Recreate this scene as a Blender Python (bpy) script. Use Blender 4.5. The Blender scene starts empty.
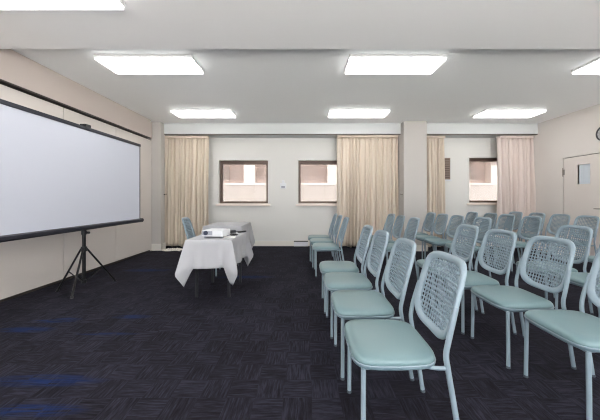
import bpy, bmesh, math, random
from mathutils import Vector, Matrix
random.seed(4)
PI = math.pi
sc = bpy.context.scene
C = sc.collection

# ---------------------------------------------------------------- camera, world, exposure
cd = bpy.data.cameras.new('camera')
cam = bpy.data.objects.new('camera', cd); C.objects.link(cam)
cam.location = (0, 0, 1.2); cam.rotation_euler = (PI/2, 0, 0)
cd.sensor_width = 36; cd.lens = 283/600*36
cd.shift_x = -5/600; cd.shift_y = -12/600
cd.clip_start = 0.05
sc.camera = cam
sc.view_settings.view_transform = 'Standard'
sc.view_settings.look = 'None'
sc.view_settings.gamma = 1
sc.cycles.denoising_prefilter = 'ACCURATE'
sc.cycles.filter_width = 1.15
sc.view_settings.use_curve_mapping = False
sc.view_settings.exposure = 0.23
w = bpy.data.worlds.new('sky'); sc.world = w; w.use_nodes = True
bg = w.node_tree.nodes['Background']
bg.inputs[0].default_value = (0.93, 0.96, 1.0, 1); bg.inputs[1].default_value = 4.5
sd = bpy.data.lights.new('sun', 'SUN'); sun = bpy.data.objects.new('sun', sd); C.objects.link(sun)
sd.energy = 40; sd.angle = .01; sd.color = (1, .97, .92)
sun.rotation_euler = (math.radians(28), 0, math.radians(8))
LAMP = 6.0          # strength of the fluorescent diffusers
CEIL = 2.94; SOFF = 2.832
XL, XR, YB, YF = -3.5, 5.44, 7.07, -2.6

# ---------------------------------------------------------------- materials
def srgb(r, g, b):
    f = lambda c: (c/255/12.92) if c/255 <= .04045 else ((c/255+.055)/1.055)**2.4
    return (f(r), f(g), f(b), 1)
def mat(name, col, rough=.6, metal=0, emit=None, strength=0, bump=0, bscale=200, var=0, vscale=5, spec=.5):
    m = bpy.data.materials.new(name); m.use_nodes = True
    nt = m.node_tree; b = nt.nodes['Principled BSDF']
    b.inputs['Base Color'].default_value = col
    b.inputs['Roughness'].default_value = rough; b.inputs['Metallic'].default_value = metal
    b.inputs['Specular IOR Level'].default_value = spec
    if emit:
        b.inputs['Emission Color'].default_value = emit; b.inputs['Emission Strength'].default_value = strength
    tc = nt.nodes.new('ShaderNodeTexCoord')
    if bump:
        n = nt.nodes.new('ShaderNodeTexNoise'); n.inputs['Scale'].default_value = bscale; n.inputs['Detail'].default_value = 3
        nt.links.new(tc.outputs['Object'], n.inputs['Vector'])
        bp = nt.nodes.new('ShaderNodeBump'); bp.inputs['Strength'].default_value = bump; bp.inputs['Distance'].default_value = .002
        nt.links.new(n.outputs[0], bp.inputs['Height']); nt.links.new(bp.outputs[0], b.inputs['Normal'])
    if var:
        n = nt.nodes.new('ShaderNodeTexNoise'); n.inputs['Scale'].default_value = vscale; n.inputs['Detail'].default_value = 4
        nt.links.new(tc.outputs['Object'], n.inputs['Vector'])
        mx = nt.nodes.new('ShaderNodeMix'); mx.data_type = 'RGBA'
        mx.inputs[6].default_value = tuple(c*(1-var) for c in col[:3])+(1,)
        mx.inputs[7].default_value = tuple(min(1, c*(1+var)) for c in col[:3])+(1,)
        nt.links.new(n.outputs[0], mx.inputs[0]); nt.links.new(mx.outputs[2], b.inputs['Base Color'])
    return m
M = {}
M['ceiling'] = mat('ceiling_plaster', srgb(248, 250, 250), .9, bump=.35, bscale=60, var=.02, vscale=30)
M['soffit'] = mat('soffit_paint', srgb(247, 247, 247), .9)
M['pelmet'] = mat('pelmet_paint', srgb(210, 213, 213), .8)
M['wall'] = mat('wall_paint', srgb(226, 225, 221), .8, bump=.1, bscale=150)
M['wall_beige'] = mat('beige_paint', srgb(205, 194, 187), .8, bump=.1, bscale=150)
M['wall_right'] = mat('right_paint', srgb(226, 220, 215), .8, bump=.1, bscale=150)
M['panel'] = mat('partition_vinyl', srgb(224, 217, 211), .55, var=.015, vscale=2)
M['door'] = mat('door_paint', srgb(230, 222, 216), .45)
M['dark_gap'] = mat('dark_gap', srgb(60, 52, 48), .8)
M['track'] = mat('track_metal', srgb(62, 56, 52), .5, metal=.3)
M['rail'] = mat('curtain_rail_metal', srgb(92, 82, 76), .5, metal=.3)
M['base'] = mat('baseboard_paint', srgb(232, 228, 220), .45)
M['column'] = mat('column_paint', srgb(194, 190, 186), .8, bump=.1, bscale=150)
M['frame_brown'] = mat('window_bronze', srgb(96, 80, 71), .4, metal=.3)
M['sill'] = mat('sill_paint', srgb(236, 224, 214), .4)
M['tube'] = mat('chair_tube_paint', srgb(140, 157, 168), .32, spec=.5)
M['plastic'] = mat('chair_back_plastic', srgb(146, 164, 175), .38, spec=.5)
M['panel_plastic'] = mat('chair_mesh_plastic', srgb(130, 148, 158), .45)
M['vinyl'] = mat('seat_vinyl', srgb(116, 142, 146), .36, bump=.15, bscale=260, spec=.5)
M['pan'] = mat('seat_pan_plastic', srgb(112, 134, 144), .45)
M['glide'] = mat('rubber_glide', srgb(70, 80, 88), .7)
M['cloth'] = mat('tablecloth_cotton', srgb(184, 185, 189), .9, bump=.2, bscale=400)
M['table_wood'] = mat('table_laminate', srgb(200, 195, 185), .5)
M['table_leg'] = mat('table_leg_paint', srgb(24, 25, 32), .5)
M['screen'] = mat('screen_vinyl', srgb(208, 212, 224), .85)
M['black'] = mat('black_metal', srgb(22, 22, 25), .4, metal=.2)
M['case'] = mat('screen_case', srgb(52, 53, 62), .3, metal=.4)
M['black_border'] = mat('screen_border', srgb(26, 26, 30), .7)
M['lamp_housing'] = mat('lamp_housing', srgb(238, 238, 238), .5)
M['diffuser'] = mat('lamp_diffuser', srgb(240, 240, 240), .5, emit=(1, .985, .965, 1), strength=LAMP)
M['white_plastic'] = mat('white_plastic', srgb(225, 227, 230), .4)
M['grey_plastic'] = mat('grey_plastic', srgb(150, 155, 165), .4)
M['black_plastic'] = mat('black_plastic', srgb(30, 30, 34), .4)
M['lens'] = mat('projector_lens', srgb(70, 76, 92), .2)
M['brass'] = mat('hinge_metal', srgb(150, 142, 136), .35, metal=.8)
M['frost'] = mat('frosted_pane', srgb(222, 230, 238), .3)
M['clock_face'] = mat('clock_face', srgb(170, 170, 172), .4, var=.12, vscale=25)
M['clock_rim'] = mat('clock_rim', srgb(70, 70, 74), .4)
M['ext_pink'] = mat('render_pale_pink', srgb(214, 205, 200), .9)
M['ext_facade'] = mat('facade_pink', srgb(218, 204, 198), .9)
M['ext_slab'] = mat('facade_slab', srgb(228, 217, 211), .9)
M['ext_glass'] = mat('facade_glass', srgb(196, 184, 178), .5)
M['ext_ground'] = mat('pale_ground', srgb(232, 230, 228), .9)  # kept pale so the added rear ground bounces daylight upward
M['vent'] = mat('vent_brown', srgb(128, 112, 100), .5)
M['skin_paper'] = mat('paper', srgb(240, 240, 238), .8)

def curtain_mat(name, a, b):
    m = mat(name, a, .85, bump=.3, bscale=300); nt = m.node_tree; bs = nt.nodes['Principled BSDF']
    tc = nt.nodes.new('ShaderNodeTexCoord'); mp = nt.nodes.new('ShaderNodeMapping')
    mp.inputs['Scale'].default_value = (14, 14, .5)
    n = nt.nodes.new('ShaderNodeTexNoise'); n.inputs['Scale'].default_value = 1.0; n.inputs['Detail'].default_value = 3
    cr = nt.nodes.new('ShaderNodeMix'); cr.data_type = 'RGBA'
    cr.inputs[6].default_value = a; cr.inputs[7].default_value = b
    nt.links.new(tc.outputs['Object'], mp.inputs[0]); nt.links.new(mp.outputs[0], n.inputs['Vector'])
    nt.links.new(n.outputs[0], cr.inputs[0]); nt.links.new(cr.outputs[2], bs.inputs['Base Color'])
    return m
M['curtain'] = curtain_mat('curtain_beige', srgb(212, 198, 181), srgb(227, 215, 200))
M['curtain_pink'] = curtain_mat('curtain_rose_beige', srgb(218, 203, 195), srgb(228, 216, 209))

def glass_mat():
    m = bpy.data.materials.new('window_glass'); m.use_nodes = True; nt = m.node_tree; nt.nodes.clear()
    o = nt.nodes.new('ShaderNodeOutputMaterial'); t = nt.nodes.new('ShaderNodeBsdfTransparent')
    t.inputs[0].default_value = (.345, .345, .345, 1)
    g = nt.nodes.new('ShaderNodeBsdfGlossy'); g.inputs['Roughness'].default_value = .02
    fr = nt.nodes.new('ShaderNodeFresnel'); fr.inputs[0].default_value = 1.2
    mx = nt.nodes.new('ShaderNodeMixShader')
    nt.links.new(fr.outputs[0], mx.inputs[0]); nt.links.new(t.outputs[0], mx.inputs[1]); nt.links.new(g.outputs[0], mx.inputs[2])
    nt.links.new(mx.outputs[0], o.inputs[0]); return m
M['glass'] = glass_mat()

def carpet_mat():
    m = bpy.data.materials.new('carpet_tiles'); m.use_nodes = True; nt = m.node_tree
    N = nt.nodes; L = nt.links; b = N['Principled BSDF']; b.inputs['Roughness'].default_value = .95
    b.inputs['Specular IOR Level'].default_value = .15
    tc = N.new('ShaderNodeTexCoord'); sep = N.new('ShaderNodeSeparateXYZ'); L.new(tc.outputs['Object'], sep.inputs[0])
    def math_(op, a, bb=None, clamp=False):
        n = N.new('ShaderNodeMath'); n.operation = op; n.use_clamp = clamp
        for i, v in enumerate((a, bb)):
            if v is None: continue
            if isinstance(v, (int, float)): n.inputs[i].default_value = v
            else: L.new(v, n.inputs[i])
        return n.outputs[0]
    T = .17
    fx = math_('FLOOR', math_('DIVIDE', math_('ADD', sep.outputs[0], .13), T)); fy = math_('FLOOR', math_('DIVIDE', sep.outputs[1], T))
    par = math_('MODULO', math_('ABSOLUTE', math_('ADD', fx, fy)), 2.0)
    cb = N.new('ShaderNodeCombineXYZ'); L.new(fx, cb.inputs[0]); L.new(fy, cb.inputs[1])
    wn = N.new('ShaderNodeTexWhiteNoise'); wn.noise_dimensions = '3D'; L.new(cb.outputs[0], wn.inputs['Vector'])
    def streak(sx, sy, sc_, det):
        mp = N.new('ShaderNodeMapping'); mp.inputs['Scale'].default_value = (sx, sy, 1)
        add = N.new('ShaderNodeVectorMath'); add.operation = 'ADD'
        mul = N.new('ShaderNodeVectorMath'); mul.operation = 'SCALE'; mul.inputs['Scale'].default_value = 7.3
        L.new(wn.outputs['Color'], mul.inputs[0])
        L.new(tc.outputs['Object'], mp.inputs[0]); L.new(mp.outputs[0], add.inputs[0]); L.new(mul.outputs[0], add.inputs[1])
        n = N.new('ShaderNodeTexNoise'); n.inputs['Scale'].default_value = sc_; n.inputs['Detail'].default_value = det
        n.inputs['Roughness'].default_value = .65
        L.new(add.outputs[0], n.inputs['Vector']); return n.outputs[0]
    def mixf(f, a, c):
        n = N.new('ShaderNodeMix'); n.data_type = 'FLOAT'; L.new(f, n.inputs[0]); L.new(a, n.inputs[2]); L.new(c, n.inputs[3]); return n.outputs[0]
    s = mixf(par, streak(8, 85, 1, 5), streak(85, 8, 1, 5))
    s2 = math_('ADD', s, math_('MULTIPLY', math_('SUBTRACT', wn.outputs['Value'], .5), .10))
    cr = N.new('ShaderNodeValToRGB'); e = cr.color_ramp.elements
    e[0].position = .34; e[0].color = srgb(21, 19, 25); e[1].position = .68; e[1].color = srgb(50, 51, 64)
    mid = cr.color_ramp.elements.new(.5); mid.color = srgb(33, 32, 41)
    L.new(s2, cr.inputs[0])
    # blue accent streaks woven into some tiles
    acc = None
    for (cx, cy, rx, ry) in ((-1.72, 1.86, .45, .075), (-1.55, 1.60, .35, .06), (-2.55, 2.58, .30, .07), (-2.35, 2.80, .16, .05), (-1.75, 2.86, .22, .06), (-1.75, 2.50, .30, .035), (-2.6, 4.70, .45, .12), (-.9, 4.3, .5, .10), (-2.45, 2.76, .25, .05)):
        dx = math_('DIVIDE', math_('SUBTRACT', sep.outputs[0], cx), rx); dy = math_('DIVIDE', math_('SUBTRACT', sep.outputs[1], cy), ry)
        d = math_('SUBTRACT', 1.0, math_('ADD', math_('MULTIPLY', dx, dx), math_('MULTIPLY', dy, dy)), True)
        acc = d if acc is None else math_('MAXIMUM', acc, d)
    st = streak(2.5, 60, 1, 3)
    sh = math_('MULTIPLY', math_('SUBTRACT', st, .38, True), 5.0, True)
    f = math_('MULTIPLY', math_('MULTIPLY', acc, sh), .8, True)
    mx = N.new('ShaderNodeMix'); mx.data_type = 'RGBA'; L.new(f, mx.inputs[0]); L.new(cr.outputs[0], mx.inputs[6]); mx.inputs[7].default_value = srgb(14, 42, 92)
    L.new(mx.outputs[2], b.inputs['Base Color'])
    fine = N.new('ShaderNodeTexNoise'); fine.inputs['Scale'].default_value = 260; L.new(tc.outputs['Object'], fine.inputs['Vector'])
    bp = N.new('ShaderNodeBump'); bp.inputs['Strength'].default_value = .5; bp.inputs['Distance'].default_value = .003
    L.new(fine.outputs[0], bp.inputs['Height']); L.new(bp.outputs[0], b.inputs['Normal'])
    return m
M['carpet'] = carpet_mat()

# ---------------------------------------------------------------- mesh helpers
def box(bm, x0, x1, y0, y1, z0, z1, bev=0, seg=2):
    t = bmesh.new(); bmesh.ops.create_cube(t, size=1)
    for v in t.verts:
        v.co = Vector((x0+(v.co.x+.5)*(x1-x0), y0+(v.co.y+.5)*(y1-y0), z0+(v.co.z+.5)*(z1-z0)))
    if bev: bmesh.ops.bevel(t, geom=t.edges[:], offset=bev, segments=seg, affect='EDGES', profile=.7)
    merge(bm, t)
def merge(bm, t):
    me = bpy.data.meshes.new('tmp'); t.to_mesh(me); t.free(); bm.from_mesh(me); bpy.data.meshes.remove(me)
def smooth_path(pts, n=6):
    P = [Vector(p) for p in pts]
    if len(P) < 3: return P
    out = []
    for i in range(len(P)-1):
        p0 = P[max(i-1, 0)]; p1 = P[i]; p2 = P[i+1]; p3 = P[min(i+2, len(P)-1)]
        for k in range(n):
            t = k/n
            out.append(.5*((2*p1)+(-p0+p2)*t+(2*p0-5*p1+4*p2-p3)*t*t+(-p0+3*p1-3*p2+p3)*t**3))
    out.append(P[-1]); return out
def tube(bm, pts, r, seg=10, smooth=True, closed=False, r2=None, cap=True):
    P = smooth_path(pts) if smooth else [Vector(p) for p in pts]
    rings = []; ref = None; n = len(P)
    for i, p in enumerate(P):
        if closed: t = (P[(i+1) % n]-P[i-1]).normalized()
        else: t = (P[min(i+1, n-1)]-P[max(i-1, 0)]).normalized()
        if ref is None:
            ref = Vector((0, 0, 1)) if abs(t.z) < .9 else Vector((1, 0, 0))
        a = (ref-t*ref.dot(t)).normalized(); ref = a; b = t.cross(a)
        rr = r if r2 is None else r+(r2-r)*i/(n-1)
        rings.append([bm.verts.new(p+(a*math.cos(k*2*PI/seg)+b*math.sin(k*2*PI/seg))*rr) for k in range(seg)])
    rng = range(n) if closed else range(n-1)
    for i in rng:
        A, B = rings[i], rings[(i+1) % n]
        for k in range(seg):
            bm.faces.new((A[k], A[(k+1) % seg], B[(k+1) % seg], B[k]))
    if cap and not closed:
        bm.faces.new(rings[0][::-1]); bm.faces.new(rings[-1])
def loft(bm, rings, cap0=True, cap1=True):
    R = [[bm.verts.new(Vector(p)) for p in r] for r in rings]; n = len(R[0])
    for A, B in zip(R, R[1:]):
        for k in range(n): bm.faces.new((A[k], A[(k+1) % n], B[(k+1) % n], B[k]))
    if cap0: bm.faces.new(R[0][::-1])
    if cap1: bm.faces.new(R[-1])
def cyl(bm, c0, c1, r, seg=20, r2=None):
    tube(bm, [c0, c1], r, seg, smooth=False, r2=r2)
def obj(name, bm, m, parent=None, smooth=None, solid=0, offset=0):
    bmesh.ops.recalc_face_normals(bm, faces=bm.faces[:])
    me = bpy.data.meshes.new(name); bm.to_mesh(me); bm.free()
    me.materials.append(M[m] if isinstance(m, str) else m)
    if smooth:
        me.shade_smooth()
        me.set_sharp_from_angle(angle=math.radians(smooth))
    o = bpy.data.objects.new(name, me); C.objects.link(o)
    if solid:
        s = o.modifiers.new('thickness', 'SOLIDIFY'); s.thickness = solid; s.offset = offset
    if parent: o.parent = parent
    return o
def struct(name, bm, m, parent=None, smooth=None):
    o = obj(name, bm, m, parent, smooth)
    if parent is None: o['kind'] = 'structure'
    return o
def tag(o, label, cat, group=None):
    o['label'] = label; o['category'] = cat
    if group: o['group'] = group
    return o
def thing(name, label, cat, loc=(0, 0, 0), rz=0, group=None):
    o = bpy.data.objects.new(name, None); C.objects.link(o); o.location = loc; o.rotation_euler = (0, 0, rz)
    o.empty_display_size = .1
    return tag(o, label, cat, group)
def B(): return bmesh.new()
def wall_holes(bm, axis, a0, a1, z0, z1, d0, d1, holes):
    """slab spanning a (x or y) and z with rectangular openings"""
    As = sorted({a0, a1, *[h[0] for h in holes], *[h[1] for h in holes]}); Zs = sorted({z0, z1, *[h[2] for h in holes], *[h[3] for h in holes]})
    for i in range(len(As)-1):
        for j in range(len(Zs)-1):
            ca = (As[i]+As[i+1])/2; cz = (Zs[j]+Zs[j+1])/2
            if any(h[0] < ca < h[1] and h[2] < cz < h[3] for h in holes): continue
            if axis == 'x': box(bm, As[i], As[i+1], d0, d1, Zs[j], Zs[j+1])
            else: box(bm, d0, d1, As[i], As[i+1], Zs[j], Zs[j+1])

# ---------------------------------------------------------------- room shell
b = B(); box(b, XL-.3, XR+.3, YF-.2, YB+.2, -.1, 0); struct('floor', b, 'carpet')
b = B(); box(b, XL-.3, XR+.3, 3.1, YB+.2, CEIL, CEIL+.15); struct('ceiling', b, 'ceiling')
b = B(); box(b, XL-.3, XR+.3, YF-.2, 3.1, SOFF, CEIL+.15); struct('ceiling_soffit', b, 'soffit')
W1 = (-2.15, -.925, 1.06, 2.14); W2 = (-.167, 1.06, 1.06, 2.14); W3 = (4.10, 5.32, 1.08, 2.21)
b = B(); wall_holes(b, 'x', XL-.3, XR+.3, 0, CEIL, YB, YB+.22, [W1, W2, W3]); struct('wall_back', b, 'wall')
b = B(); wall_holes(b, 'y', YF-.2, YB, 0, CEIL, XR, XR+.2, [(5.07, 5.97, 0, 2.04)]); struct('wall_right', b, 'wall_right')
b = B(); FILL_WIN = [(-3.1, -.3, .35, 2.6), (-.1, 2.5, .35, 2.6), (2.7, 5.1, .35, 2.6)]  # unseen rear windows, added to let daylight reach the ceiling
wall_holes(b, 'x', XL-.3, XR+.3, 0, SOFF, YF-.2, YF, FILL_WIN); struct('wall_front', b, 'wall')
for i, (x0, x1, z0, z1) in enumerate(FILL_WIN):
    b = B()
    for xa, xb in ((x0, x0+.05), ((x0+x1)/2-.025, (x0+x1)/2+.025), (x1-.05, x1)): box(b, xa, xb, YF-.14, YF-.06, z0, z1)
    for za, zb in ((z0, z0+.05), (z1-.05, z1)): box(b, x0, x1, YF-.139, YF-.061, za, zb)
    struct('window_%d' % (i+4), b, 'frame_brown')  # frames of the added windows, out of view
b = B(); box(b, -14, 16, -22, YF-.25, -.4, -.3); struct('ground_bounce_added', b, 'ext_ground')  # unseen sunlit ground, added to bounce light up to the ceiling
# left: folding partition panels below a track, bulkhead wall above
b = B(); box(b, XL-.3, -3.44, YF, 6.32, 2.545, CEIL); box(b, XL-.3, XL-.0, 6.32, 6.47, 2.545, CEIL); box(b, XL-.3, XL-.06, YF, YB, 0, 2.545); struct('wall_left', b, 'wall_beige')
seams = [YF, -1.56, -.43, .70, 1.83, 2.97, 4.10, 5.24, 6.37]
b = B()
for a0, a1 in zip(seams, seams[1:]): box(b, XL-.05, XL, a0+.006, a1-.006, .03, 2.51, bev=.003)
box(b, XL-.05, XL-.006, 6.375, 6.465, .0, 2.51)
struct('wall_left_partition', b, 'panel')
b = B(); box(b, XL-.058, XL-.03, YF, 6.47, .0, 2.53); struct('trim_1', b, 'dark_gap')
b = B(); box(b, XL-.05, -3.436, YF, 6.32, 2.529, 2.545); struct('trim_2', b, 'track')
b = B(); box(b, XL-.045, XL+.012, YF, 6.37, 0, .028); struct('baseboard_left', b, 'track')
# columns, window bulkhead
b = B(); box(b, XL-.05, -3.29, 6.47, 6.635, 0, CEIL, bev=.008); struct('wall_left_column', b, 'column')
b = B(); box(b, 2.235, 2.755, 6.39, YB, 0, CEIL, bev=.012); struct('wall_back_column', b, 'column')
b = B(); box(b, -3.29, 2.235, 6.61, YB, 2.70, CEIL); box(b, XL-.06, -3.29, 6.637, YB, 2.70, CEIL); box(b, 2.755, XR, 6.61, YB, 2.70, CEIL); struct('ceiling_pelmet', b, 'pelmet')
b = B()
for x0, x1 in ((-3.29, 2.232), (2.758, XR)):
    box(b, x0, x1, 6.612, 6.64, 2.684, 2.70)
struct('trim_3', b, 'rail')
b = B()
for x0, x1 in ((XL-.05, 2.235), (2.755, XR)): box(b, x0, x1, YB-.018, YB, 0, .13, bev=.004)
struct('baseboard_back', b, 'base')
b = B(); box(b, XL, -3.272, 6.45, 6.47, 0, .155, bev=.004); box(b, -3.29, -3.272, 6.45, 6.65, 0, .155, bev=.004); struct('baseboard_left_column', b, 'base')
b = B(); box(b, 2.217, 2.773, 6.372, 6.39, 0, .13, bev=.004); box(b, 2.217, 2.235, 6.372, YB-.02, 0, .13); box(b, 2.755, 2.773, 6.372, YB-.02, 0, .13); struct('baseboard_column', b, 'base')
b = B(); box(b, XR-.018, XR, 5.99, YB-.02, 0, .13, bev=.004); box(b, XR-.018, XR, YF, 5.05, 0, .13, bev=.004); struct('baseboard_right', b, 'base')

# windows
def window(n, W, extra_right=0):
    x0, x1, z0, z1 = W; t = .055
    b = B()
    box(b, x0, x0+t, YB+.10, YB+.19, z0, z1, bev=.004); box(b, x1-t, x1, YB+.10, YB+.19, z0, z1, bev=.004)
    box(b, x0+t, x1-t, YB+.10, YB+.19, z1-.085, z1, bev=.004); box(b, x0+t, x1-t, YB+.10, YB+.19, z0, z0+t, bev=.004)
    fr = struct('window_%d' % n, b, 'frame_brown')
    b = B(); box(b, x0+t, x1-t, YB+.14, YB+.146, z0+t, z1-.085); obj('window_pane', b, 'glass', fr)
    b = B(); box(b, x0-.06, x1+.06 if x1 < 5 else x1+.03, YB-.075, YB+.0, z0-.06, z0-.012, bev=.006); box(b, x0, x1, YB-.05, YB+.10, z0-.012, z0+.004)
    obj('window_sill', b, 'sill', fr)
    b = B(); 
    box(b, x0-.018, x0, YB-.008, YB+.01, z0, z1+.018); box(b, x1, x1+.018, YB-.008, YB+.01, z0, z1+.018); box(b, x0, x1, YB-.008, YB+.01, z1, z1+.018)
    obj('window_casing', b, 'wall', fr)
for n, W in ((1, W1), (2, W2), (3, W3)): window(n, W)

# door in the right wall
b = B(); wall_holes(b, 'y', 5.084, 5.956, .008, 2.026, XR+.002, XR+.045, [(5.395, 5.645, 1.475, 1.86)])
door = struct('door_1', b, 'door')
b = B(); box(b, XR+.028, XR+.034, 5.39, 5.65, 1.47, 1.865); obj('door_window', b, 'frost', door)
b = B()
for (y0, y1, z0, z1) in ((5.385, 5.395, 1.465, 1.87), (5.645, 5.655, 1.465, 1.87), (5.395, 5.645, 1.86, 1.87), (5.395, 5.645, 1.465, 1.475)):
    box(b, XR-.004, XR+.028, y0, y1, z0, z1)
obj('glazing_bead', b, 'door', door)
for z in (1.74, .25):
    b = B(); cyl(b, (XR-.008, 5.963, z-.09), (XR-.008, 5.963, z+.09), .009, 10); box(b, XR-.004, XR+.004, 5.93, 5.985, z-.055, z+.055)
    obj('hinge', b, 'brass', door)
b = B(); cyl(b, (XR+.01, 5.16, 1.0), (XR-.05, 5.16, 1.0), .012, 10); box(b, XR-.06, XR-.045, 5.15, 5.28, .99, 1.01, bev=.004); obj('door_handle', b, 'brass', door)
b = B(); box(b, XR+.05, XR+.09, 5.04, 6.0, 0, 2.06); struct('trim_4', b, 'dark_gap')

# ---------------------------------------------------------------- outside
b = B(); box(b, -14, 26, YB+.25, 30, -.4, -.3); struct('ground', b, 'ext_ground')
b = B(); box(b, -6, 12, 9.0, 9.25, -.3, 1.60); box(b, -6, 12, 8.995, 9.26, 1.60, 1.615)
for k in range(8): box(b, -5+k*2.1, -4.985+k*2.1, 8.992, 9.0, -.3, 1.6)
tag(obj('parapet_wall', b, 'ext_pink'), 'pale pink low wall outside, below the view through the windows', 'wall')
bl = thing('neighbouring_building', 'pink facade with pale floor bands seen beyond the low wall', 'building', (3, 14, -.3))
b = B(); box(b, -15, 18, .3, 4, 0, 9); obj('wall', b, 'ext_facade', bl)
for z in (1.95, 3.3, 6.3):
    b = B(); box(b, -15, 18, -.25, .35, z, z+.28); obj('floor_band', b, 'ext_slab', bl)
for x in (-9.2, -6.0, -1.9, .0, 3.1, 6.1, 9.0, 12.0):
    b = B(); box(b, x, x+.55, -.15, .35, 0, 9); obj('pier', b, 'ext_slab', bl)
for x in (-8.3, -4.8, .9, 4.0, 7.0, 10.0):
    b = B(); box(b, x, x+1.5, .22, .32, 2.35, 3.2); obj('window', b, 'ext_glass', bl)

# ---------------------------------------------------------------- ceiling lights
def lamp(x, y0, zc, label, w=1.17, d=.42):
    t = thing('ceiling_light', label, 'ceiling light', (x, y0+d/2, zc), 0, 'fluorescent ceiling lights')
    b = B(); box(b, -w/2-.006, w/2+.006, -d/2-.006, d/2+.006, -.034, 0, bev=.004)
    obj('housing', b, 'lamp_housing', t)
    b = B(); box(b, -w/2, w/2, -d/2, d/2, -.058, -.034, bev=.006); obj('diffuser', b, 'diffuser', t)
for args in ((-2.1, 1.95, SOFF, 'long white fluorescent ceiling light cut off by the top left corner'),
             (-1.965, 3.43, CEIL, 'bright ceiling light above the projection screen, left of the middle row'),
             (1.13, 3.43, CEIL, 'bright ceiling light near the centre, in the nearer row of the main ceiling'),
             (4.22, 3.43, CEIL, 'bright ceiling light cut off by the right edge of the photo'),
             (-2.04, 5.53, CEIL, 'ceiling light in front of the left curtain, farthest left of the back row'),
             (1.07, 5.53, CEIL, 'ceiling light before the central curtain, middle one of the back row'),
             (4.12, 5.53, CEIL, 'ceiling light in the back row nearest to the door wall')):
    lamp(*args)
for x, y, lab in ((-2.1, -.6, 'behind the camera on the screen side'), (1.1, -.6, 'behind the camera at the middle'), (4.2, -.6, 'behind the camera on the door side'), (4.2, 1.95, 'on the lower ceiling, out of view at the door side')):
    lamp(x, y, SOFF, 'added unseen fill light '+lab)  # lamps out of view, added to brighten the room

# ---------------------------------------------------------------- curtains
def curtain(x0, x1, y, z0, z1, m, label, seed, per=.095, amp=.12, twist=False):
    rnd = random.Random(seed); n = int((x1-x0)/.008); L = x1-x0
    knots = []; x = 0
    while x < L+.3:
        knots.append((x, rnd.uniform(.5, 1.25))); x += per*rnd.uniform(.55, 1.35)
    def prof(x, zt):
        for i in range(len(knots)-1):
            if knots[i][0] <= x < knots[i+1][0]:
                f = (x-knots[i][0])/(knots[i+1][0]-knots[i][0])
                return abs(math.sin(PI*f))**.65*knots[i][1]
        return 0
    b = B(); rows = 22; V = []
    for j in range(rows+1):
        t = j/rows; z = z1+(z0-z1)*t; r = []
        a = amp*(.55+.45*min(1, t*2.2))
        for i in range(n+1):
            u = i/n; x = u*L; sh = .012*math.sin(5*t+7*u)*t
            yy = y-a*prof(min(L, max(0, x+sh)), t)-.006*math.sin(x*90+t*3)
            r.append(b.verts.new((x0+x+.006*math.sin(t*4+x*20), yy, z+.012*math.sin(x*31+seed)*(t > .99))))
        V.append(r)
    for j in range(rows):
        for i in range(n): b.faces.new((V[j][i], V[j][i+1], V[j+1][i+1], V[j+1][i]))
    o = obj('curtain', b, m, None, smooth=80, solid=.004)
    tag(o, label, 'curtain', 'pleated window curtains')
    b = B(); box(b, x0+.01, x1-.01, y-.11, y+.004, z1-.03, z1+.02); h = obj('heading_tape', b, m, o)
    return o
curtain(-3.38, -2.29, 6.80, .06, 2.655, 'curtain', 'beige floor-length curtain in the left corner beside the first window', 3)
curtain(.76, 2.215, 6.80, .045, 2.665, 'curtain', 'widest beige pleated curtain, between the middle window and the column', 8)
curtain(2.80, 3.33, 6.80, .05, 2.655, 'curtain', 'narrow beige curtain just right of the column', 13)
curtain(4.60, 5.43, 6.80, .05, 2.655, 'curtain_pink', 'rose-beige curtain in the right corner covering part of the right window', 17, per=.08)
# folded scrap of cloth on the floor under the left curtain
b = B(); V = []
for j in range(13):
    r = []
    for i in range(25):
        u = i/24-.5; v = j/12-.5; e = max(0, 1-(2*abs(u))**4)*max(0, 1-(2*abs(v))**4)
        r.append(b.verts.new((-3.04+u*.44+.02*math.sin(v*9), 6.50+v*.24+.03*math.sin(u*8), .004+e*(.02+.018*math.sin(u*31+v*7)*math.cos(v*23)+.012*math.sin(u*60)))))
    V.append(r)
for j in range(12):
    for i in range(24): b.faces.new((V[j][i], V[j][i+1], V[j+1][i+1], V[j+1][i]))
mm = mat('patterned_cloth', srgb(215, 208, 198), .9)
nt = mm.node_tree; n = nt.nodes.new('ShaderNodeTexVoronoi'); n.inputs['Scale'].default_value = 26
tc = nt.nodes.new('ShaderNodeTexCoord'); cr = nt.nodes.new('ShaderNodeValToRGB')
cr.color_ramp.elements[0].color = srgb(120, 110, 105); cr.color_ramp.elements[1].color = srgb(232, 226, 218); cr.color_ramp.elements[1].position = .35
nt.links.new(tc.outputs['Object'], n.inputs['Vector']); nt.links.new(n.outputs['Distance'], cr.inputs[0]); nt.links.new(cr.outputs[0], nt.nodes['Principled BSDF'].inputs['Base Color'])
tag(obj('crumpled_cloth', b, mm, None, smooth=60, solid=.004, offset=1), 'crumpled pale mottled cloth on the carpet under the left curtain', 'cloth')

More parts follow.
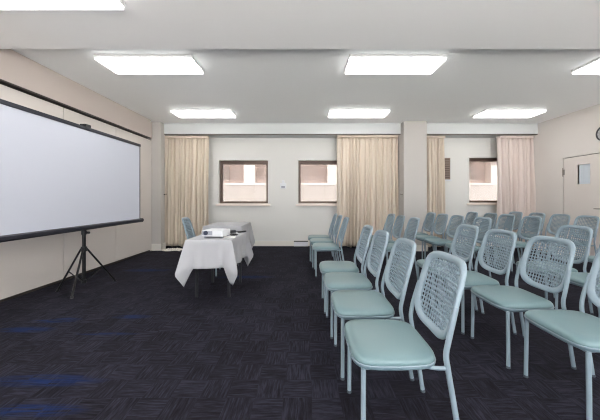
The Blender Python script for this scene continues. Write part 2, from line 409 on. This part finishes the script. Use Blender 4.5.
# ---------------------------------------------------------------- wall fittings
t = thing('thermostat', 'small white control box on the wall between the two left windows', 'thermostat', (-.545, YB, 1.55))
b = B(); box(b, -.075, .075, -.035, 0, -.115, .02, bev=.006); obj('body', b, 'white_plastic', t)
b = B(); box(b, -.045, .045, -.041, -.03, -.095, -.055, bev=.002); obj('slot', b, 'grey_plastic', t)
b = B(); box(b, -.03, .03, -.024, 0, .02, .09, bev=.005); obj('sensor_cap', b, 'white_plastic', t)
t = thing('wall_vent', 'small brown vent with a white ledge by the narrow curtain', 'vent', (3.46, YB, 1.66))
b = B(); box(b, -.16, .16, -.02, 0, 0, .54, bev=.004); obj('frame', b, 'vent', t)
b = B()
for k in range(9): box(b, -.135, .135, -.032, -.018, .04+k*.055, .065+k*.055)
obj('louvre', b, 'frame_brown', t)
b = B(); box(b, -.18, .18, -.045, 0, -.04, 0, bev=.004); obj('ledge', b, 'white_plastic', t)
t = thing('skirting_box', 'low white box with a dark top slot along the baseboard', 'wall box', (-.10, YB-.018, .005))
b = B(); box(b, -.175, .175, -.06, 0, 0, .112, bev=.004); obj('body', b, 'white_plastic', t)
b = B(); box(b, -.175, .175, -.062, 0, .112, .128); obj('top_slot', b, 'dark_gap', t)
for (x, y, dx, lab) in ((-3.27, 6.60, 1, 'small dark curtain hook on the left corner column'), (2.235, 6.5, -1, 'small dark curtain hook on the column between the windows')):
    b = B(); tube(b, [(x, y, 1.28), (x+dx*.03, y, 1.275), (x+dx*.04, y, 1.30)], .005, 8); cyl(b, (x-dx*.02, y, 1.28), (x+dx*.004, y, 1.28), .014, 12)
    tag(obj('curtain_hook', b, 'rail', None, smooth=50), lab, 'hook', 'curtain tie hooks')
t = thing('wall_clock', 'round grey wall clock with a dark rim, high on the wall above the door', 'clock', (XR, 5.13, 2.376))
b = B(); tube(b, [(-.02, .13*math.cos(a*PI/24), .13*math.sin(a*PI/24)) for a in range(48)], .014, 8, smooth=False, closed=True); cyl(b, (0, 0, 0), (-.014, 0, 0), .13, 48); obj('rim', b, 'clock_rim', t, smooth=50)
b = B(); cyl(b, (-.012, 0, 0), (-.02, 0, 0), .12, 48); obj('dial', b, 'clock_face', t)
for k in range(12):
    a = k*PI/6; c, q = math.cos(a), math.sin(a); b = B(); tube(b, [(-.021, .095*c, .095*q), (-.021, .11*c, .11*q)], .003, 6, smooth=False)
    obj('hour_mark', b, 'white_plastic', t)
b = B(); tube(b, [(-.024, 0, 0), (-.024, -.05, .04)], .003, 6, smooth=False); obj('hour_hand', b, 'black_plastic', t)
b = B(); tube(b, [(-.026, 0, 0), (-.026, .02, .085)], .002, 6, smooth=False); obj('minute_hand', b, 'black_plastic', t)

# ---------------------------------------------------------------- projection screen on tripod
t = thing('projection_screen', 'white projection screen with black edges on a black tripod by the left wall', 'projection screen', (-2.905, 3.72, 0))
y0, y1 = -1.17, 1.17; sx = .045
b = B(); box(b, sx-.001, sx+.001, y0, y1, .84, 2.10); fab = obj('screen_fabric', b, 'screen', t)
for q in (y1, y0-.02):
    b = B(); box(b, sx-.002, sx+.003, q, q+.02, .84, 2.10); obj('border', b, 'black_border', fab)
b = B(); box(b, sx-.018, sx+.012, y0-.02, y1+.02, 2.085, 2.13, bev=.006); obj('top_bar', b, 'case', t, smooth=50)
b = B()
prof = [(.5, .30), (.2, .5), (-.3, .5), (-.5, .25), (-.5, -.3), (-.3, -.5), (.25, -.5), (.5, -.2)]
loft(b, [[(sx+px*.075, y, .815+pz*.062) for px, pz in prof] for y in (y0-.05, y1+.05)]); case = obj('roller_case', b, 'case', t, smooth=30)
for s in (y0-.05, y1+.05):
    e = .012 if s > 0 else -.012
    b = B(); loft(b, [[(sx+px*.079, s+q, .815+pz*.067) for px, pz in prof] for q in (0, e)]); obj('end_cap', b, 'black_plastic', case)
b = B(); cyl(b, (0, 0, .09), (0, 0, 1.2), .021, 16); cyl(b, (0, 0, 1.2), (0, 0, 2.15), .014, 16); obj('pole', b, 'black', t, smooth=40)
b = B(); box(b, -.02, sx+.015, -.045, .045, 2.13, 2.165, bev=.004); obj('top_hook', b, 'black_plastic', t)
for za, zb, rr in ((.50, .56, .034), (.72, .77, .03)):
    b = B(); cyl(b, (0, 0, za), (0, 0, zb), rr, 16); obj('collar', b, 'black_plastic', t, smooth=40)
b = B(); cyl(b, (.03, 0, .745), (.07, 0, .745), .016, 12); obj('clamp_knob', b, 'black_plastic', t, smooth=40)
b = B(); cyl(b, (0, 0, .085), (0, 0, .13), .03, 16); obj('lower_collar', b, 'black_plastic', t, smooth=40)
for fx, fy in ((-.26, -.10), (.165, .36), (.12, -.34)):
    d = Vector((fx, fy, 0)).normalized()
    P0 = Vector((d.x*.03, d.y*.03, .535)); P1 = Vector((fx, fy, .018))
    b = B(); tube(b, [P0, P1], .0115, 10, smooth=False); lg = obj('leg', b, 'black', t, smooth=40)
    mid = P0.lerp(P1, .55); b = B(); tube(b, [(d.x*.025, d.y*.025, .11), mid], .007, 8, smooth=False); obj('brace', b, 'black', lg)
    b = B(); cyl(b, (fx-d.x*.008, fy-d.y*.008, .03), (fx+d.x*.006, fy+d.y*.006, .0), .016, 10); obj('rubber_foot', b, 'black_plastic', lg, smooth=40)

# ---------------------------------------------------------------- tables and cloths
TH = .705
def table(x0, x1, y0, y1, label, legs):
    cx, cy = (x0+x1)/2, (y0+y1)/2
    t = thing('folding_table', label, 'table', (cx, cy, 0), 0, 'cloth-covered tables')
    b = B(); box(b, x0-cx, x1-cx, y0-cy, y1-cy, TH-.03, TH, bev=.004); obj('tabletop', b, 'table_wood', t)
    for lx in legs[0]:
        for ly in legs[1]:
            b = B(); box(b, lx-cx-.016, lx-cx+.016, ly-cy-.016, ly-cy+.016, 0, TH-.03, bev=.003); obj('leg', b, 'table_leg', t)
    return t
table(-1.375, -.86, 3.28, 4.15, 'small table with dark legs under the nearer white cloth', ((-1.31, -.92), (3.42, 4.02)))
table(-1.75, -1.12, 4.90, 5.76, 'small table with dark legs under the farther white cloth', ((-1.68, -1.19), (5.0, 5.66)))
def cloth(x0, x1, y0, y1, drop, label, seed):
    rnd = random.Random(seed); z = TH+.006; e = .006
    x0 -= e; x1 += e; y0 -= e; y1 += e
    peri = []   # (point, normal, signed distance to nearest corner, corner diagonal)
    cs = [(x0, y0), (x1, y0), (x1, y1), (x0, y1)]; r = .015
    for k in range(4):
        a = Vector(cs[k]); c = Vector(cs[(k+1) % 4]); L = (c-a).length; t = (c-a)/L; n = Vector((t.y, -t.x)); m = int(L/.014)
        for i in range(m): peri.append((a+t*(i/m)*L, n, (i/m)*L, L, k))
    ph = [rnd.uniform(0, 6) for _ in range(6)]
    N = len(peri)
    def off(p, n, d, L, k, t):
        dc = min(d, L-d); sgn = 1 if d < L/2 else -1
        wt = math.exp(-(dc/(.012+.055*t))**2); fl = .082*min(t/.72, 1)-.075*max(0, (t-.72)/.28)
        tan = Vector((-n.y, n.x))*(-sgn)                # towards the nearer corner
        tip = max(0, 1-dc/.085)                          # straight hem rising from the corner tip
        length = drop*(1+.62*tip**1.1+.02*math.sin(d*9+ph[k]))
        side = 1 if k in (1, 3) else .35                # the long sides billow, the end hangs flat
        out = .008+.010*t+fl*wt+side*.016*t*math.sin(d*24+ph[k])*(1-wt)+side*.008*t*math.sin(d*51+ph[k]*2)
        out -= .022*t*math.exp(-((dc-.10)/.03)**2)
        q = p+n*out+tan*(fl*math.exp(-(dc/(.01+.03*t))**2))
        return Vector((q.x, q.y, z-max(.0, t*length)))
    b = B(); J = 16; rings = []
    for j in range(J+1):
        t = j/J; row = []
        for (p, n, d, L, k) in peri:
            if j == 0: row.append(b.verts.new((p.x, p.y, z)))
            else: row.append(b.verts.new(off(p, n, d, L, k, t)))
        rings.append(row)
    for A, Bq in zip(rings, rings[1:]):
        for i in range(N): b.faces.new((A[i], A[(i+1) % N], Bq[(i+1) % N], Bq[i]))
    b.faces.new(rings[0])
    o = obj('tablecloth', b, 'cloth', None, smooth=50, solid=.003, offset=1)
    return tag(o, label, 'tablecloth', 'white tablecloths')
cloth(-1.375, -.86, 3.28, 4.15, .325, 'white cloth draped over the nearer small table, under the projector', 1)
cloth(-1.75, -1.12, 4.90, 5.76, .36, 'white cloth over the farther table, partly behind the nearer one', 2)
ZT = TH+.0095
# projector
t = thing('projector', 'white box projector with a grey lens front on the nearer white tablecloth', 'projector', (-1.105, 3.53, ZT), math.radians(-8))
b = B(); box(b, -.132, .132, -.11, .12, .018, .092, bev=.012, seg=3); obj('body', b, 'white_plastic', t, smooth=40)
b = B(); box(b, -.128, .0, -.114, -.10, .035, .084, bev=.004); obj('front_grille', b, 'grey_plastic', t)
b = B(); cyl(b, (-.08, -.11, .062), (-.08, -.128, .062), .026, 20); obj('lens', b, 'lens', t, smooth=40)
b = B(); box(b, -.1, .1, -.05, .08, .092, .098, bev=.003); obj('top_panel', b, 'white_plastic', t)
for px in (-.11, .11):
    b = B(); cyl(b, (px, -.08, 0), (px, -.08, .022), .012, 10); cyl(b, (px, .09, 0), (px, .09, .022), .012, 10); obj('foot', b, 'grey_plastic', t)
b = B(); tube(b, [(-.955, 3.66, ZT+.03), (-.94, 3.61, ZT+.012), (-.94, 3.66, ZT+.006), (-1.0, 3.75, ZT+.006), (-.95, 3.80, ZT+.006), (-.90, 3.72, ZT+.006), (-.97, 3.66, ZT+.014), (-.90, 3.62, ZT+.006), (-.885, 3.72, ZT+.006)], .006, 8)
tag(obj('power_cable', b, 'black_plastic', None, smooth=60), 'black cable coiled on the tablecloth right of the projector', 'cable')
t = thing('laptop_adapter', 'dark power adapter brick among the cables behind the projector', 'adapter', (-1.03, 3.95, ZT), .4)
b = B(); box(b, -.06, .06, -.03, .03, 0, .035, bev=.006); obj('body', b, 'black_plastic', t); b = B(); tube(b, [(.058, 0, .018), (.09, 0, .012), (.10, .04, .006)], .004, 8); obj('cord', b, 'black_plastic', t)
b = B(); box(b, -.07, .07, -.10, .10, 0, .004); o = obj('paper_sheet', b, 'skin_paper'); o.location = (-.935, 3.52, ZT); o.rotation_euler = (0, 0, .2); tag(o, 'white paper sheet on the tablecloth in front of the cable', 'paper')
b = B(); box(b, -.022, .022, -.07, .07, 0, .018, bev=.005); o = obj('remote_control', b, 'black_plastic', None, smooth=40); o.location = (-.895, 4.02, ZT); o.rotation_euler = (0, 0, -.5); tag(o, 'small black remote control near the back corner of the nearer table', 'remote control')

# ---------------------------------------------------------------- chairs
BZ, BH, BW = .690, .204, .217        # back centre height, half height, half width
def back_x(z, y):
    return .180+(z-.47)*.27 + .030*(1-min(1, (y/.22)**2)) * 1.0 - .015
def outline(k, n, s=1.0, dw=0):
    a = 2*PI*k/n; c, sn = math.cos(a), math.sin(a)
    e = 5.2 if sn > 0 else 3.4
    f = (abs(c)**e+abs(sn)**e)**(-1/e)
    w_ = BW-dw; h = BH-dw
    y = c*f*w_; z = sn*f*h
    y *= 1-.035*max(0, z/h)-.02*max(0, -z/h)
    return y, z+BZ
def inside(y, z, dw):
    h = BH-dw; w_ = BW-dw; zz = (z-BZ)/h
    yy = y/(w_*(1-.035*max(0, zz)-.02*max(0, -zz))); e = 5.2 if zz > 0 else 3.4
    return abs(yy)**e+abs(zz)**e < 1
def chair_parts(t):
    # seat
    def sring(s, z, n=56, hx=.204, hy=.226, cx=-.050, e=5.2):
        r = []
        for k in range(n):
            a = 2*PI*k/n; c, sn = math.cos(a), math.sin(a); f = (abs(c)**e+abs(sn)**e)**(-1/e)
            inset = (1-s)*hx if s > .8 else None
            xx = c*f*(hx*s); yy = sn*f*(hy*s)
            yy *= 1-.05*max(0, xx/hx)
            r.append((cx+xx, yy, z))
        return r
    b = B(); loft(b, [sring(.90, .398), sring(.99, .400), sring(1.012, .406), sring(1.014, .414), sring(.995, .418)]); pan = obj('seat_pan', b, 'pan', t, smooth=50)
    b = B(); loft(b, [sring(.985, .416), sring(1.004, .422), sring(1.008, .431), sring(.995, .441), sring(.965, .449), sring(.90, .4555), sring(.75, .460), sring(.5, .463), sring(.2, .464)]); pad = obj('seat', b, 'vinyl', t, smooth=60)
    b = B(); tube(b, [Vector(p)+Vector((0, 0, 0)) for p in sring(1.012, .419)], .004, 6, smooth=False, closed=True); obj('piping', b, 'tube', pad, smooth=80)
    # front legs
    for s in (-1, 1):
        b = B(); tube(b, [(-.21, s*.205, .40), (-.211, s*.209, .2), (-.212, s*.212, .004)], .0122, 12); lg = obj('leg', b, 'tube', t, smooth=60)
        b = B(); cyl(b, (-.212, s*.212, 0), (-.212, s*.212, .016), .0135, 12); obj('leg_glide', b, 'glide', lg, smooth=50)
    for s in (-1, 1):
        b = B(); tube(b, [(.245, s*.220, .004), (.214, s*.220, .2), (.180, s*.220, .40), (.171, s*.220, .47), (.180, s*.222, .53), (.200, s*.219, .61), (.222, s*.212, .69)], .0128, 12); lg = obj('leg', b, 'tube', t, smooth=60)
        b = B(); cyl(b, (.246, s*.220, 0), (.243, s*.220, .016), .0142, 12); obj('leg_glide', b, 'glide', lg, smooth=50)
        b = B(); tube(b, [(.06, s*.17, .40), (.11, s*.195, .398), (.155, s*.214, .405), (.179, s*.220, .412)], .0095, 10); obj('seat_bracket', b, 'tube', t, smooth=60)
    b = B(); tube(b, [(-.205, -.2, .392), (-.205, .2, .392)], .009, 8, smooth=False); tube(b, [(.06, -.17, .392), (.06, .17, .392)], .009, 8, smooth=False)
    for s in (-1, 1): tube(b, [(-.205, s*.19, .392), (.06, s*.17, .392)], .009, 8, smooth=False)
    obj('seat_frame', b, 'tube', t, smooth=60)
    # backrest rim: rounded profile swept round the outline
    n = 72; rings = []
    prof = [(0, 0), (.003, .011), (.012, .016), (.026, .014), (.036, .006), (.040, 0), (.038, -.006), (.027, -.011), (.012, -.012), (.003, -.009)]
    b = B(); R = []
    for (ins, dx) in prof:
        r = []
        for k in range(n):
            y, z = outline(k, n, dw=ins)
            r.append(b.verts.new((back_x(z, y)-dx, y, z)))
        R.append(r)
    for i in range(len(R)):
        A, Bq = R[i], R[(i+1) % len(R)]
        for k in range(n): b.faces.new((A[k], A[(k+1) % n], Bq[(k+1) % n], Bq[k]))
    rim = obj('backrest', b, 'plastic', t, smooth=70)
    # perforated panel
    b = B(); cw, ch = .0245, .0245; nc, nr = 16, 16; cache = {}
    def vert(y, z):
        key = (round(y, 5), round(z, 5))
        if key not in cache: cache[key] = b.verts.new((back_x(z, y)+.001, y, z))
        return cache[key]
    for i in range(nc):
        for j in range(nr):
            y_ = (i-nc/2)*cw; z_ = BZ+(j-nr/2)*ch; yc, zc = y_+cw/2, z_+ch/2
            if not all(inside(q, w2, .012) for q in (y_, y_+cw) for w2 in (z_, z_+ch)):
                if not inside(yc, zc, .018): continue
                if not all(inside(q, w2, .004) for q in (y_, y_+cw) for w2 in (z_, z_+ch)): continue
            o = [vert(y_, z_), vert(y_+cw, z_), vert(y_+cw, z_+ch), vert(y_, z_+ch)]
            band = 6 <= j <= 8
            hw = cw*.39; hh = ch*(.30 if band else .39); c_ = .5
            # octagonal hole
            H = [(-hw, -hh*c_), (-hw*c_, -hh), (hw*c_, -hh), (hw, -hh*c_), (hw, hh*c_), (hw*c_, hh), (-hw*c_, hh), (-hw, hh*c_)]
            h = [b.verts.new((back_x(zc+q, yc+p)+.001, yc+p, zc+q)) for p, q in H]
            b.faces.new((o[0], o[1], h[2], h[1])); b.faces.new((o[1], o[2], h[4], h[3])); b.faces.new((o[2], o[3], h[6], h[5])); b.faces.new((o[3], o[0], h[0], h[7]))
            b.faces.new((o[0], h[1], h[0])); b.faces.new((o[1], h[3], h[2])); b.faces.new((o[2], h[5], h[4])); b.faces.new((o[3], h[7], h[6]))
    p = obj('perforated_panel', b, 'panel_plastic', rim, solid=.007, offset=0)
    p['label'] = 'panel pierced with a grid of small square holes'
def copy_tree(o, parent=None):
    c = o.copy(); C.objects.link(c)
    if parent: c.parent = parent
    for ch in list(o.children): copy_tree(ch, c)
    return c
base_label = 'pale blue-grey padded chair'
R1n = [(.275, 1.32), (.250, 1.87), (.228, 2.42), (.212, 2.94)]
R1f = [(.168, 4.30), (.135, 4.84), (.105, 5.32)]
R2n = [(1.482, 1.47), (1.435, 1.995), (1.395, 2.50), (1.375, 3.02)]
R2f = [(1.24, 4.25), (1.21, 4.80), (1.20, 5.30)]
R3n = [(2.53, 2.42), (2.52, 2.94)]
R3f = [(2.34, 4.27), (2.22, 4.80), (2.20, 5.30), (2.20, 5.80)]
R4n = [(3.62, 3.24)]
R4f = [(3.36, 4.58), (3.34, 5.14), (3.34, 5.62), (3.25, 6.1)]
R5f = [(4.44, 4.72), (4.41, 5.21), (4.37, 5.70), (4.28, 6.185)]
rows = [
 (R1n, ['nearest chair in the front row, seat fully in view at the bottom centre', 'second chair from the camera in the front row', 'third chair from the camera in the front row', 'fourth chair in the front row, last before the aisle gap']),
 (R1f, ['first chair beyond the aisle gap in the front row', 'middle chair of the three standing alone beyond the gap in the front row', 'farthest chair of the front row, nearest the window wall']),
 (R2n, ['second row chair cut off by the right edge, nearest the camera', 'second row chair with its whole back in view, right of centre foreground', 'third chair from the camera in the second row', 'fourth chair of the second row, last before the aisle gap']),
 (R2f, ['first second row chair beyond the aisle gap', 'middle second row chair beyond the aisle gap, before the wide curtain', 'farthest second row chair, in front of the wide curtain']),
 (R3n, ['third row chair showing only its seat between two larger backs', 'third row chair whose back top shows behind the big chair at right']),
 (R3f, ['third row chair nearest the aisle gap in the far block', 'third row chair with its back just right of the narrow curtain', 'third row chair before the narrow curtain, second from the column', 'third row chair beside the column, farthest of its row']),
 (R4n, ['fourth row chair almost hidden at the right edge, only a seat corner showing']),
 (R4f, ['fourth row chair nearest the camera in the far block', 'fourth row chair in front of the left edge of the right curtain', 'fourth row chair below the right part of the right window', 'fourth row chair below the left end of the right window sill']),
 (R5f, ['last row chair by the door, farthest right back in view', 'last row chair just left of the door hinge line', 'last row chair against the middle of the right curtain', 'last row chair at the back corner before the right curtain']),
]
proto = None; rnd = random.Random(11)
for pts, labs in rows:
    for (xf, yn), lab in zip(pts, labs):
        if proto is None:
            r = thing('padded_chair', '', 'chair', group='pale blue-grey chairs set out in rows'); chair_parts(r); proto = r
        else: r = copy_tree(proto)
        r.location = (xf+.21, yn+.215, 0); r.rotation_euler = (0, 0, math.radians(rnd.uniform(-1.2, 1.2)))
        r['label'] = base_label.replace('padded chair', '')+lab
r = copy_tree(proto); r.location = (-1.60, 4.50, 0); r.rotation_euler = (0, 0, PI+math.radians(9))
r['label'] = 'single pale blue-grey chair behind the tables, facing the rows, before the left curtain'
bpy.context.view_layer.update()
